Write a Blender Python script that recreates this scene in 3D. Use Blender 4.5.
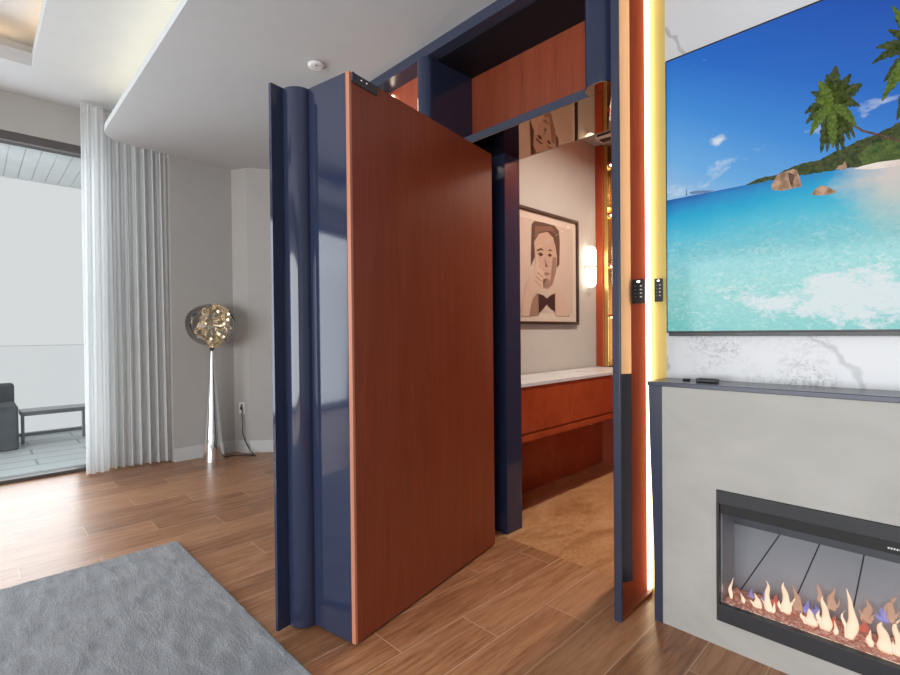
import bpy, bmesh, math, random
from mathutils import Vector, Matrix, noise
random.seed(7)
S = bpy.context.scene
for o in list(bpy.data.objects): bpy.data.objects.remove(o)
COL = S.collection

# ------------------------------------------------------------------ camera
F_PX, PITCH, ROLL, YAW, CAM_H = 486.26, -.01044, -.009896, .79389, 1.25
fw = Vector((-math.sin(YAW), math.cos(YAW), 0)); rt = Vector((math.cos(YAW), math.sin(YAW), 0)); up = Vector((0, 0, 1))
f2 = math.cos(PITCH)*fw + math.sin(PITCH)*up; u2 = math.cos(PITCH)*up - math.sin(PITCH)*fw
r3 = math.cos(ROLL)*rt + math.sin(ROLL)*u2; u3 = math.cos(ROLL)*u2 - math.sin(ROLL)*rt
cd = bpy.data.cameras.new('camera'); cam = bpy.data.objects.new('camera', cd); COL.objects.link(cam)
cd.sensor_width = 36; cd.lens = F_PX/900*36; cd.clip_start = .02
cam.matrix_world = Matrix(((r3.x, u3.x, -f2.x, 0), (r3.y, u3.y, -f2.y, 0), (r3.z, u3.z, -f2.z, CAM_H), (0, 0, 0, 1)))
S.camera = cam

# ------------------------------------------------------------------ exposure, world, large lights
S.view_settings.view_transform = 'Standard'; S.view_settings.look = 'None'
S.view_settings.exposure = 0; S.view_settings.gamma = 1
W = bpy.data.worlds.new('world'); S.world = W; W.use_nodes = True
W.node_tree.nodes['Background'].inputs[0].default_value = (.97, .985, 1, 1)
W.node_tree.nodes['Background'].inputs[1].default_value = .74

def area(name, loc, target, sx, sy, power, color=(1, 1, 1), spread=180):
    l = bpy.data.lights.new(name, 'AREA'); l.shape = 'RECTANGLE'; l.size = sx; l.size_y = sy
    l.energy = power; l.color = color; l.spread = math.radians(spread)
    o = bpy.data.objects.new(name, l); COL.objects.link(o); o.location = loc
    o.rotation_euler = (Vector(target)-Vector(loc)).to_track_quat('-Z', 'Y').to_euler()
    return o
area('rear_fill', (0, -4.9, 1.3), (0, 0, 1.0), 6.5, 2.4, 350, (.93, .97, 1))  # added unseen fill behind the camera to brighten the room
area('daylight_side_window', (-5.70, -1.9, 1.48), (0, -1.9, 1.2), 5.2, 2.8, 200, (.90, .96, 1))
area('cove_strip', (-.9, .98, 3.075), (-.9, .9, 3.4), 8.2, .05, 11, (1, .88, .60))
area('tray_strip', (-5.02, -1.0, 3.44), (-4.9, -1.0, 3.6), 2.6, .04, 2.6, (1, .64, .30))
area('tray_strip', (-3.4, .46, 3.44), (-3.4, .3, 3.6), 3.0, .04, 3.4, (1, .64, .30))
area('hall_linear_light', (-1.15, 3.3, 2.96), (-1.15, 3.3, 0), .12, 1.3, 44, (1, .90, .78), 168)

# ------------------------------------------------------------------ helpers
def ray(x, y): return f2 + r3*(x-450)/F_PX - u3*(y-337.5)/F_PX
CP = Vector((0, 0, CAM_H))
def atY(x, y, v): d = ray(x, y); return CP + d*(v/d.y)
def atX(x, y, v): d = ray(x, y); return CP + d*(v/d.x)
def atZ(x, y, v=0): d = ray(x, y); return CP + d*((v-CAM_H)/d.z)

class MB:
    def __init__(s): s.bm = bmesh.new()
    def _done(s, before, mi, smooth):
        for f in s.bm.faces:
            if f not in before: f.material_index = mi; f.smooth = smooth
    def box(s, a, b, bev=0, mi=0, seg=2):
        t = bmesh.new(); bmesh.ops.create_cube(t, size=1)
        for v in t.verts:
            v.co = Vector(((a[i]+b[i])/2 + v.co[i]*abs(b[i]-a[i]) for i in range(3)))
        if bev: bmesh.ops.bevel(t, geom=list(t.edges), offset=bev, segments=seg, affect='EDGES', profile=.5)
        s.add(t, mi); return s
    def add(s, t, mi=0, smooth=False, M=None):
        vm = {}
        for v in t.verts: vm[v] = s.bm.verts.new(M @ v.co if M else v.co)
        for f in t.faces:
            try: nf = s.bm.faces.new([vm[v] for v in f.verts])
            except ValueError: continue
            nf.material_index = mi; nf.smooth = smooth
        t.free()
    def prism(s, pts, z0, z1, mi=0, smooth=False):
        n = len(pts); lo = [s.bm.verts.new((p[0], p[1], z0)) for p in pts]; hi = [s.bm.verts.new((p[0], p[1], z1)) for p in pts]
        s.bm.faces.new(lo[::-1]).material_index = mi; s.bm.faces.new(hi).material_index = mi
        for i in range(n):
            f = s.bm.faces.new((lo[i], lo[(i+1) % n], hi[(i+1) % n], hi[i])); f.material_index = mi; f.smooth = smooth
        return s
    def poly(s, pts, mi=0):
        try: f = s.bm.faces.new([s.bm.verts.new(p) for p in pts]); f.material_index = mi
        except ValueError: pass
        return s
    def lathe(s, prof, c, n=40, mi=0):
        rings = []
        for r, z in prof:
            rings.append([s.bm.verts.new((c[0]+r*math.cos(2*math.pi*k/n), c[1]+r*math.sin(2*math.pi*k/n), c[2]+z)) for k in range(n)])
        for a, b in zip(rings, rings[1:]):
            for k in range(n):
                f = s.bm.faces.new((a[k], a[(k+1) % n], b[(k+1) % n], b[k])); f.smooth = True; f.material_index = mi
        s.bm.faces.new(rings[0][::-1]).material_index = mi; s.bm.faces.new(rings[-1]).material_index = mi
        return s
    def ball(s, c, r, sub=3, sc=(1, 1, 1), lump=0, fr=2, mi=0):
        t = bmesh.new(); bmesh.ops.create_icosphere(t, subdivisions=sub, radius=1)
        for v in t.verts:
            k = 1 + lump*noise.noise(v.co*fr + Vector(c))
            v.co = Vector((c[i]+v.co[i]*r*sc[i]*k for i in range(3)))
        s.add(t, mi, True); return s
    def tube(s, pts, r, n=8, mi=0):
        pts = [Vector(p) for p in pts]; rings = []
        for i, p in enumerate(pts):
            d = (pts[min(i+1, len(pts)-1)]-pts[max(i-1, 0)]).normalized()
            a = d.cross(Vector((0, 0, 1)) if abs(d.z) < .9 else Vector((1, 0, 0))).normalized(); b = d.cross(a)
            rr = r[i] if isinstance(r, (list, tuple)) else r
            rings.append([s.bm.verts.new(p + a*rr*math.cos(2*math.pi*k/n) + b*rr*math.sin(2*math.pi*k/n)) for k in range(n)])
        for a, b in zip(rings, rings[1:]):
            for k in range(n):
                f = s.bm.faces.new((a[k], a[(k+1) % n], b[(k+1) % n], b[k])); f.smooth = True; f.material_index = mi
        s.bm.faces.new(rings[0][::-1]).material_index = mi; s.bm.faces.new(rings[-1]).material_index = mi
        return s
    def build(s, name, mats, parent=None, fix=True):
        me = bpy.data.meshes.new(name)
        if fix: bmesh.ops.recalc_face_normals(s.bm, faces=s.bm.faces)
        s.bm.to_mesh(me); s.bm.free()
        for m in (mats if isinstance(mats, (list, tuple)) else [mats]): me.materials.append(m)
        o = bpy.data.objects.new(name, me); COL.objects.link(o)
        if parent:
            o.parent = parent
            p = parent; off = Vector((0, 0, 0))
            while p: off += p.location; p = p.parent
            o.location = -off
        return o
def thing(name, loc, label, cat, group=None):
    o = bpy.data.objects.new(name, None); COL.objects.link(o); o.location = loc; o.empty_display_size = .1
    return tag(o, label, cat, group)
def tag(o, label, cat, group=None):
    o['label'] = label; o['category'] = cat; o['kind'] = 'thing'
    if group: o['group'] = group
    return o
def struct(o): o['kind'] = 'structure'; return o

# ------------------------------------------------------------------ materials
def new(name):
    m = bpy.data.materials.new(name); m.use_nodes = True
    nt = m.node_tree; b = nt.nodes['Principled BSDF']; return m, nt, b
def N(nt, t, **kw):
    n = nt.nodes.new(t)
    for k, v in kw.items():
        if k == 'op': n.operation = v
        elif k.startswith('i'): n.inputs[int(k[1:])].default_value = v
        else: setattr(n, k, v)
    return n
def L(nt, a, b): nt.links.new(a, b)
def ramp(nt, fac, stops, interp='LINEAR'):
    r = nt.nodes.new('ShaderNodeValToRGB'); e = r.color_ramp; e.interpolation = interp
    while len(e.elements) > 1: e.elements.remove(e.elements[-1])
    e.elements[0].position = stops[0][0]; e.elements[0].color = (*stops[0][1], 1)
    for p, c in stops[1:]:
        k = e.elements.new(p); k.color = (*c, 1)
    L(nt, fac, r.inputs[0]); return r.outputs[0]
def mapped(nt, scale):
    tc = N(nt, 'ShaderNodeTexCoord'); mp = N(nt, 'ShaderNodeMapping'); mp.inputs['Scale'].default_value = scale
    L(nt, tc.outputs['Object'], mp.inputs[0]); return mp.outputs[0]
def noise_tex(nt, vec, scale, detail=4, rough=.55, dist=0):
    n = N(nt, 'ShaderNodeTexNoise'); n.inputs['Scale'].default_value = scale; n.inputs['Detail'].default_value = detail
    n.inputs['Roughness'].default_value = rough; n.inputs['Distortion'].default_value = dist
    if vec: L(nt, vec, n.inputs['Vector'])
    return n.outputs['Fac']
def bump(nt, b, h, st=.2, d=.01):
    k = N(nt, 'ShaderNodeBump'); k.inputs['Strength'].default_value = st; k.inputs['Distance'].default_value = d
    L(nt, h, k.inputs['Height']); L(nt, k.outputs[0], b.inputs['Normal'])
def plain(name, c, rough=.5, metal=0, spec=.5, emit=None, es=1, coat=0, var=.06, vs=6):
    m, nt, b = new(name)
    b.inputs['Roughness'].default_value = rough; b.inputs['Metallic'].default_value = metal
    b.inputs['Specular IOR Level'].default_value = spec; b.inputs['Coat Weight'].default_value = coat
    b.inputs['Coat Roughness'].default_value = .03
    f = noise_tex(nt, mapped(nt, (1, 1, 1)), vs, 4)
    L(nt, ramp(nt, f, [(.3, tuple(x*(1-var) for x in c)), (.7, tuple(min(1, x*(1+var)) for x in c))]), b.inputs['Base Color'])
    if emit: b.inputs['Emission Color'].default_value = (*emit, 1); b.inputs['Emission Strength'].default_value = es
    return m
def emis(name, c, s):
    m, nt, b = new(name); nt.nodes.remove(b); e = N(nt, 'ShaderNodeEmission')
    e.inputs[0].default_value = (*c, 1); e.inputs[1].default_value = s
    L(nt, e.outputs[0], nt.nodes['Material Output'].inputs[0]); return m
def wood(name, dark, mid, light, grain=(40, 40, 1.2), rough=.35, spec=.4, coat=0):
    m, nt, b = new(name)
    v = mapped(nt, grain); f = noise_tex(nt, v, 3, 6, .65, .4)
    v2 = mapped(nt, tuple(g*.12 if g > 5 else g*.25 for g in grain)); f2_ = noise_tex(nt, v2, 3, 3)
    mx = N(nt, 'ShaderNodeMix', data_type='FLOAT'); mx.inputs[0].default_value = .35
    L(nt, f, mx.inputs[2]); L(nt, f2_, mx.inputs[3])
    L(nt, ramp(nt, mx.outputs[0], [(.3, dark), (.5, mid), (.72, light)]), b.inputs['Base Color'])
    b.inputs['Roughness'].default_value = rough; b.inputs['Specular IOR Level'].default_value = spec; b.inputs['Coat Weight'].default_value = coat
    bump(nt, b, f, .05, .002); return m

NAVY = plain('navy_lacquer', (.024, .032, .068), .07, spec=.5, coat=.2, var=.03)
NAVY_SOFT = plain('navy_satin', (.036, .043, .075), .25, spec=.5, var=.03)
CHERRY = wood('cherry_veneer', (.17, .034, .013), (.235, .047, .019), (.30, .068, .029), (55, 55, 1.5), .38)
CHERRY_RED = wood('red_cherry_veneer', (.26, .040, .012), (.36, .058, .018), (.45, .085, .028), (45, 3, 3), .35)
CHERRY_V = wood('upright_cherry_veneer', (.27, .050, .022), (.36, .075, .034), (.44, .10, .05), (60, 60, 1.5), .4)
EDGE = wood('pale_cherry_edge', (.42, .16, .09), (.50, .20, .12), (.56, .25, .15), (60, 60, 1.5), .4)
PALE_GRAIN = wood('pale_grain', (.62, .37, .19), (.68, .42, .23), (.74, .48, .28), (30, 30, 1.5), .35)
GOLD = plain('gold_paint', (.72, .55, .18), .4, .2, var=.03)
WALL = plain('warm_grey_paint', (.44, .425, .405), .8, spec=.2, var=.02)
CEIL = plain('ceiling_paint', (.565, .585, .60), .85, spec=.15, var=.015)
TRIMW = plain('white_trim_paint', (.56, .56, .55), .5, var=.02)
HALLW = plain('hall_cream_paint', (.50, .485, .455), .8, spec=.2, var=.02)
CHROME = plain('chrome', (.86, .86, .87), .05, 1, var=.02)
BLACK = plain('black_plastic', (.012, .012, .013), .35)
DGREY = plain('charcoal_metal', (.055, .056, .060), .38, .3)
FFRAME = plain('fireplace_frame_metal', (.035, .036, .040), .42, .2)
FBACK = plain('fireplace_back_panel', (.35, .36, .385), .4, .1, var=.1, vs=3)
DARK_LINE = plain('dark_line', (.012, .012, .014), .6)
WHITEP = plain('white_plastic', (.75, .75, .74), .4)
PEWTER = plain('grey_metal', (.30, .31, .33), .3, .8)
BRASS = plain('brass', (.72, .50, .18), .25, 1)
BRONZE = plain('bronze_mirror', (.34, .22, .15), .02, 1, var=.01)
TRACK = plain('dark_window_track', (.09, .08, .08), .4)
DECK_C = (.40, .42, .43)
LED_W = emis('warm_white_led', (1, .84, .62), 6.5)
LED_Y = emis('yellow_white_led', (1, .90, .55), 6)
SCONCE_E = emis('glowing_sconce_glass', (1, .93, .72), 5)
SPOT_E = emis('small_spotlight', (1, .88, .65), 9)

def plank_floor():
    m, nt, b = new('oak_plank_tile')
    tc = N(nt, 'ShaderNodeTexCoord'); sp = N(nt, 'ShaderNodeSeparateXYZ'); L(nt, tc.outputs['Object'], sp.inputs[0])
    def M(op, a, c=None):
        n = N(nt, 'ShaderNodeMath', op=op)
        for i, q in enumerate((a, c)):
            if q is None: continue
            if isinstance(q, (int, float)): n.inputs[i].default_value = q
            else: L(nt, q, n.inputs[i])
        return n.outputs[0]
    PWD, PL = .2065, 1.02
    xs = M('DIVIDE', M('ADD', sp.outputs[0], 1.486), PWD); k = M('FLOOR', xs); fx = M('FRACT', xs)
    ys = M('DIVIDE', M('SUBTRACT', M('SUBTRACT', sp.outputs[1], 1.52), M('MULTIPLY', k, .34)), PL); j = M('FLOOR', ys); fy = M('FRACT', ys)
    gx = M('LESS_THAN', M('MULTIPLY', M('MINIMUM', fx, M('SUBTRACT', 1, fx)), PWD), .0019)
    gy = M('LESS_THAN', M('MULTIPLY', M('MINIMUM', fy, M('SUBTRACT', 1, fy)), PL), .0019)
    g = M('MAXIMUM', gx, gy)
    cb = N(nt, 'ShaderNodeCombineXYZ'); L(nt, k, cb.inputs[0]); L(nt, j, cb.inputs[1])
    wn = N(nt, 'ShaderNodeTexWhiteNoise', noise_dimensions='2D'); L(nt, cb.outputs[0], wn.inputs['Vector'])
    # grain: offset per plank
    off = N(nt, 'ShaderNodeVectorMath', operation='SCALE'); L(nt, wn.outputs['Color'], off.inputs[0]); off.inputs['Scale'].default_value = 7
    ad = N(nt, 'ShaderNodeVectorMath', operation='ADD'); L(nt, tc.outputs['Object'], ad.inputs[0]); L(nt, off.outputs[0], ad.inputs[1])
    mp = N(nt, 'ShaderNodeMapping'); mp.inputs['Scale'].default_value = (16, 1.5, 1); L(nt, ad.outputs[0], mp.inputs[0])
    f = noise_tex(nt, mp.outputs[0], 2.2, 7, .62, .8)
    mp2 = N(nt, 'ShaderNodeMapping'); mp2.inputs['Scale'].default_value = (110, 4, 1); L(nt, ad.outputs[0], mp2.inputs[0])
    f2 = noise_tex(nt, mp2.outputs[0], 1.5, 3)
    t = M('ADD', M('ADD', M('MULTIPLY', f, .62), M('MULTIPLY', f2, .28)), M('MULTIPLY', wn.outputs['Value'], .14))
    c = ramp(nt, t, [(.37, (.205, .086, .038)), (.5, (.345, .153, .070)), (.64, (.47, .235, .12))])
    mx = N(nt, 'ShaderNodeMix', data_type='RGBA'); L(nt, g, mx.inputs[0]); L(nt, c, mx.inputs[6]); mx.inputs[7].default_value = (.56, .37, .25, 1)
    L(nt, mx.outputs[2], b.inputs['Base Color'])
    b.inputs['Roughness'].default_value = .33; b.inputs['Specular IOR Level'].default_value = .5
    h = M('SUBTRACT', M('MULTIPLY', f2, .3), g); bump(nt, b, h, .25, .002)
    return m
FLOOR = plank_floor()
def swirl_floor():
    m, nt, b = new('swirled_wood_floor')
    v = mapped(nt, (2.2, 1.0, 1)); f = noise_tex(nt, v, 1.2, 3, .5, 2.4)
    f2 = noise_tex(nt, mapped(nt, (5, 3, 1)), 3, 5, .6, 3)
    mx = N(nt, 'ShaderNodeMix', data_type='FLOAT'); mx.inputs[0].default_value = .4; L(nt, f, mx.inputs[2]); L(nt, f2, mx.inputs[3])
    L(nt, ramp(nt, mx.outputs[0], [(.34, (.34, .15, .06)), (.5, (.50, .255, .115)), (.66, (.62, .36, .19))]), b.inputs['Base Color'])
    b.inputs['Roughness'].default_value = .3; return m
SWIRL = swirl_floor()
def marble():
    m, nt, b = new('veined_white_marble')
    v = mapped(nt, (1, 1, 1))
    w = N(nt, 'ShaderNodeTexNoise'); w.inputs['Scale'].default_value = 1.5; w.inputs['Detail'].default_value = 5; L(nt, v, w.inputs['Vector'])
    ad = N(nt, 'ShaderNodeVectorMath', operation='MULTIPLY_ADD'); L(nt, w.outputs['Color'], ad.inputs[0]); ad.inputs[1].default_value = (.75, .75, .75); L(nt, v, ad.inputs[2])
    mp = N(nt, 'ShaderNodeMapping'); mp.inputs['Rotation'].default_value = (0, math.radians(40), 0); L(nt, ad.outputs[0], mp.inputs[0])
    wv = N(nt, 'ShaderNodeTexWave'); wv.wave_type = 'BANDS'; wv.bands_direction = 'X'; wv.inputs['Scale'].default_value = .62; wv.inputs['Distortion'].default_value = 1.2; wv.inputs['Detail'].default_value = 4; wv.inputs['Detail Scale'].default_value = 3
    L(nt, mp.outputs[0], wv.inputs[0])
    veins = ramp(nt, wv.outputs['Fac'], [(0, (1, 1, 1)), (.0025, (.6, .6, .6)), (.007, (0, 0, 0))])
    # patchy speckled clouds
    f = noise_tex(nt, v, 2.3, 3); sp = noise_tex(nt, v, 75, 4, .7)
    pm = ramp(nt, f, [(.56, (0, 0, 0)), (.68, (.8, .8, .8))]); ps = ramp(nt, sp, [(.47, (0, 0, 0)), (.62, (1, 1, 1))])
    mu = N(nt, 'ShaderNodeMath', op='MULTIPLY'); L(nt, pm, mu.inputs[0]); L(nt, ps, mu.inputs[1])
    mx = N(nt, 'ShaderNodeMath', op='MAXIMUM'); L(nt, mu.outputs[0], mx.inputs[0])
    k = N(nt, 'ShaderNodeMath', op='MULTIPLY'); L(nt, veins, k.inputs[0]); L(nt, noise_tex(nt, v, 1.1, 2), k.inputs[1]); L(nt, k.outputs[0], mx.inputs[1])
    c = N(nt, 'ShaderNodeMix', data_type='RGBA'); L(nt, mx.outputs[0], c.inputs[0]); c.inputs[6].default_value = (.66, .665, .68, 1); c.inputs[7].default_value = (.24, .245, .26, 1)
    L(nt, c.outputs[2], b.inputs['Base Color']); b.inputs['Roughness'].default_value = .25; return m
MARBLE = marble()
def stone():
    m, nt, b = new('beige_stone_slab')
    f = noise_tex(nt, mapped(nt, (1, 1, 1.6)), 2.6, 7, .6, .6); f2 = noise_tex(nt, mapped(nt, (1, 1, 1)), 90, 2)
    L(nt, ramp(nt, f, [(.3, (.385, .375, .345)), (.52, (.43, .42, .39)), (.72, (.47, .46, .435))]), b.inputs['Base Color'])
    b.inputs['Roughness'].default_value = .5; bump(nt, b, f2, .04, .001); return m
STONE = stone()
def rug_mat():
    m, nt, b = new('grey_wool_pile')
    f = noise_tex(nt, mapped(nt, (3, 9, 1)), 2.2, 6, .65, .5); f2 = noise_tex(nt, mapped(nt, (1, 1, 1)), 120, 3, .7)
    mx = N(nt, 'ShaderNodeMix', data_type='FLOAT'); mx.inputs[0].default_value = .45; L(nt, f, mx.inputs[2]); L(nt, f2, mx.inputs[3])
    L(nt, ramp(nt, mx.outputs[0], [(.3, (.13, .135, .148)), (.5, (.235, .242, .262)), (.7, (.36, .37, .39))]), b.inputs['Base Color'])
    b.inputs['Roughness'].default_value = .95; b.inputs['Specular IOR Level'].default_value = .1; b.inputs['Sheen Weight'].default_value = .3
    bump(nt, b, mx.outputs[0], .9, .012); return m
RUG = rug_mat()
def sheer():
    m, nt, b = new('sheer_white_voile'); out = nt.nodes['Material Output']
    f = noise_tex(nt, mapped(nt, (60, 60, 2)), 2, 3)
    L(nt, ramp(nt, f, [(.3, (.86, .88, .89)), (.7, (.93, .94, .95))]), b.inputs['Base Color']); b.inputs['Roughness'].default_value = .9
    t = N(nt, 'ShaderNodeBsdfTranslucent'); t.inputs[0].default_value = (.92, .95, .96, 1)
    tr = N(nt, 'ShaderNodeBsdfTransparent')
    a = N(nt, 'ShaderNodeMixShader'); a.inputs[0].default_value = .45; L(nt, b.outputs[0], a.inputs[1]); L(nt, t.outputs[0], a.inputs[2])
    c = N(nt, 'ShaderNodeMixShader'); c.inputs[0].default_value = .22; L(nt, a.outputs[0], c.inputs[1]); L(nt, tr.outputs[0], c.inputs[2])
    L(nt, c.outputs[0], out.inputs[0]); return m
SHEER = sheer()
def clear(name, tint, gloss, rough=.02, gcol=(1, 1, 1)):
    m, nt, b = new(name); nt.nodes.remove(b); out = nt.nodes['Material Output']
    tr = N(nt, 'ShaderNodeBsdfTransparent'); tr.inputs[0].default_value = (*tint, 1)
    g = N(nt, 'ShaderNodeBsdfGlossy'); g.inputs['Roughness'].default_value = rough; g.inputs[0].default_value = (*gcol, 1)
    lw = N(nt, 'ShaderNodeLayerWeight'); lw.inputs[0].default_value = gloss
    mx = N(nt, 'ShaderNodeMixShader'); L(nt, lw.outputs['Fresnel'], mx.inputs[0]); L(nt, tr.outputs[0], mx.inputs[1]); L(nt, g.outputs[0], mx.inputs[2])
    L(nt, mx.outputs[0], out.inputs[0]); return m
PANE = clear('window_glass', (.97, .98, .98), .12)
FGLASS = clear('fireplace_glass', (.90, .91, .92), .18)
SMOKE = clear('smoky_mirrored_glass', (.92, .92, .94), .26, .04, (.95, .95, .97))
def flame_mat(name, core, rim, s, alpha):
    m, nt, b = new(name); nt.nodes.remove(b); out = nt.nodes['Material Output']
    lw = N(nt, 'ShaderNodeLayerWeight'); lw.inputs[0].default_value = .45
    tc = N(nt, 'ShaderNodeTexCoord'); sp = N(nt, 'ShaderNodeSeparateXYZ'); L(nt, tc.outputs['Generated'], sp.inputs[0])
    ad = N(nt, 'ShaderNodeMath', op='MULTIPLY_ADD'); L(nt, sp.outputs[2], ad.inputs[0]); ad.inputs[1].default_value = .35; L(nt, lw.outputs['Facing'], ad.inputs[2])
    e = N(nt, 'ShaderNodeEmission'); L(nt, ramp(nt, ad.outputs[0], [(.1, core), (.45, tuple((a+c)/2 for a, c in zip(core, rim))), (.9, rim)]), e.inputs[0]); e.inputs[1].default_value = s
    tr = N(nt, 'ShaderNodeBsdfTransparent')
    r = ramp(nt, lw.outputs['Facing'], [(0, (alpha,)*3), (.45, (alpha*.8,)*3), (.95, (0,)*3)])
    mx = N(nt, 'ShaderNodeMixShader'); L(nt, r, mx.inputs[0]); L(nt, tr.outputs[0], mx.inputs[1]); L(nt, e.outputs[0], mx.inputs[2])
    L(nt, mx.outputs[0], out.inputs[0]); return m
FLAME = flame_mat('bright_flame', (1, .90, .68), (1, .45, .24), 1.25, 1)
FLAME_REFLECTED = flame_mat('reflected_flame', (.90, .55, .38), (.75, .32, .2), .9, .62)
FLAME_BLUE = flame_mat('violet_flame', (.45, .42, .95), (.30, .28, .75), .9, .5)
FLAME_RED = flame_mat('red_flame', (.95, .22, .14), (.7, .14, .12), .9, .6)
def deck_mat():
    m, nt, b = new('grey_deck_boards')
    tc = N(nt, 'ShaderNodeTexCoord'); br = N(nt, 'ShaderNodeTexBrick'); mp = N(nt, 'ShaderNodeMapping'); mp.inputs['Scale'].default_value = (1, 1, 1)
    mp.inputs['Rotation'].default_value = (0, 0, math.pi/2)
    L(nt, tc.outputs['Object'], mp.inputs[0]); L(nt, mp.outputs[0], br.inputs[0])
    br.inputs['Color1'].default_value = (.66, .71, .72, 1); br.inputs['Color2'].default_value = (.74, .79, .80, 1); br.inputs['Mortar'].default_value = (.38, .43, .44, 1)
    br.inputs['Scale'].default_value = 1; br.inputs['Brick Width'].default_value = .9; br.inputs['Row Height'].default_value = .3; br.inputs['Mortar Size'].default_value = .012
    L(nt, br.outputs[0], b.inputs['Base Color']); b.inputs['Roughness'].default_value = .5; return m
DECK = deck_mat()
CONC = plain('grey_outdoor_soffit', (.78, .81, .82), .7)
OUTGREY = plain('grey_outdoor_fabric', (.12, .13, .14), .9, var=.15)

# ------------------------------------------------------------------ setting: floor, ceilings, walls
H = 3.0
m = MB(); m.box((-5.6, -5.2, -.15), (4, 2.3, 0)); m.box((-5.6, 2.3, -.15), (-2.32, 3.6, 0))
struct(m.build('floor', FLOOR))
struct(MB().box((-2.32, 2.3, -.15), (-.6, 4.6, 0)).build('floor', SWIRL))
# dropped ceiling slab with a rounded end at the curtain pocket
edge = [(4, .83), (-4.98, .83), (-5.06, .836), (-5.13, .86), (-5.185, .90), (-5.225, .97), (-5.25, 1.05), (-5.26, 1.15), (-5.262, 1.38), (-5.33, 1.40), (-5.9, 1.40), (-5.9, 4.6), (4, 4.6)]
struct(MB().prism(edge, H, H+.055).build('ceiling', CEIL))
# upper ceiling with a square tray in it
UP = 3.33
tx0, tx1, ty0, ty1 = -4.93, -1.6, -3.2, .36
m = MB()
m.box((-5.9, ty1, UP), (4, 1.6, UP+.1)); m.box((-5.9, -5.2, UP), (4, ty0, UP+.1))
m.box((-5.9, ty0, UP), (tx0, ty1, UP+.1)); m.box((tx1, ty0, UP), (4, ty1, UP+.1))
m.box((tx0-.3, ty0-.3, UP+.24), (tx1+.3, ty1+.3, UP+.32))
for a, b in (((tx0-.3, ty0-.3), (tx0-.2, ty1+.3)), ((tx1+.2, ty0-.3), (tx1+.3, ty1+.3)), ((tx0-.3, ty0-.3), (tx1+.3, ty0-.2)), ((tx0-.3, ty1+.2), (tx1+.3, ty1+.3))):
    m.box((*a, UP+.1), (*b, UP+.24))
struct(m.build('ceiling', CEIL))
struct(MB().box((-5.9, 1.3, H+.055), (4, 1.4, UP)).build('trim_1', CEIL))
# window wall and far wall
XW = -5.58
m = MB(); m.box((XW-.2, -5.2, 3.0), (XW, 1.4, UP)); m.box((XW-.2, .83, 0), (XW, 1.4, 3.0)); m.box((XW-.2, -5.2, 0), (XW, -4.6, 3.0))
struct(m.build('wall_window', WALL))
XF = -5.32
A, B_, C_ = (XF, 1.99), (-5.15, 2.08), (-4.2, 3.42)
struct(MB().box((-5.8, 1.40, 0), (XF, 2.2, H)).build('wall_far', WALL))
struct(MB().prism([A, B_, C_, (-4.2, 3.6), (-5.8, 3.6), (-5.8, 2.1), (XF, 2.1)], 0, H).build('wall_column', WALL))
struct(MB().box((-4.3, 3.42, 0), (-2.9, 3.6, H)).build('wall_back', WALL))
def base(p, q, t=.014, h=.13):
    p, q = Vector((*p, 0)), Vector((*q, 0)); d = (q-p).normalized(); n = Vector((d.y, -d.x, 0))
    return MB().prism([tuple((p)[:2]), tuple((q)[:2]), tuple((q+n*t)[:2]), tuple((p+n*t)[:2])], 0, h)
struct(base((XF, 1.41), (XF, 1.985)).build('baseboard_far', TRIMW))
m = base(A, B_); t2 = base(B_, C_); m.add(t2.bm); struct(m.build('baseboard_column', TRIMW))
# rear of the living room (behind the viewer) with its own windows
m = MB(); m.box((-5.8, -5.2, 0), (-3.4, -5.0, UP)); m.box((3.4, -5.2, 0), (4.2, -5.0, UP)); m.box((-3.4, -5.2, 2.9), (3.4, -5.0, UP))
struct(m.build('wall_rear', WALL))
struct(MB().box((4, -5.2, 0), (4.2, 4.6, UP)).build('wall_right', WALL))
# sliding glass doors: frame members, pane
w1 = bpy.data.objects.new('window_1', None); COL.objects.link(w1); w1.location = (XW, .2, 0); struct(w1)
m = MB(); m.box((XW-.14, -4.6, 2.925), (XW-.005, .83, 3.0), .004); m.build('window_head_track', TRACK, w1)
m = MB(); m.box((XW-.16, -4.6, 0), (XW-.01, .83, .03), .004); m.build('window_sill_track', TRACK, w1)
m = MB()
for y in (.80, -1.02, -2.8, -4.58): m.box((XW-.11, y-.03, .03), (XW-.05, y+.03, 2.925), .004)
m.build('window_mullions', TRACK, w1)
MB().box((XW-.085, -4.6, .03), (XW-.077, .80, 2.925)).build('window_pane', PANE, w1)

# ------------------------------------------------------------------ balcony outside
struct(MB().box((-8.4, -6, -.17), (-5.6, 3.5, -.02)).build('balcony_floor', DECK))
m = MB(); m.box((-7.0, -6, 2.955), (-5.78, 3.5, 3.2))
y = -5.9
while y < 3.4:
    m.box((-7.0, y+.003, 2.945), (-5.78, y+.107, 2.965)); y += .112
struct(m.build('balcony_ceiling', CONC))
bal = thing('glass_balustrade', (-8.25, .5, -.02), 'clear glass balcony balustrade with thin metal top rail', 'balustrade')
MB().box((-8.26, -5.9, .0), (-8.24, 3.4, 1.13)).build('glass_panel', PANE, bal)
MB().box((-8.262, -5.9, 1.13), (-8.238, 3.4, 1.138), .001).build('top_rail', WHITEP, bal)
MB().box((-8.29, -5.9, -.02), (-8.21, 3.4, .02), .005).build('base_channel', PEWTER, bal)
sofa = thing('outdoor_armchair', (-7.5, -.1, -.02), 'dark grey boxy outdoor armchair on the balcony deck at left edge', 'armchair')
m = MB().box((-7.95, .16, -.02), (-7.28, .36, .47), .02); m.build('armrest', OUTGREY, sofa)
MB().box((-7.95, -.78, -.02), (-7.28, -.58, .47), .02).build('armrest', OUTGREY, sofa)
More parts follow.
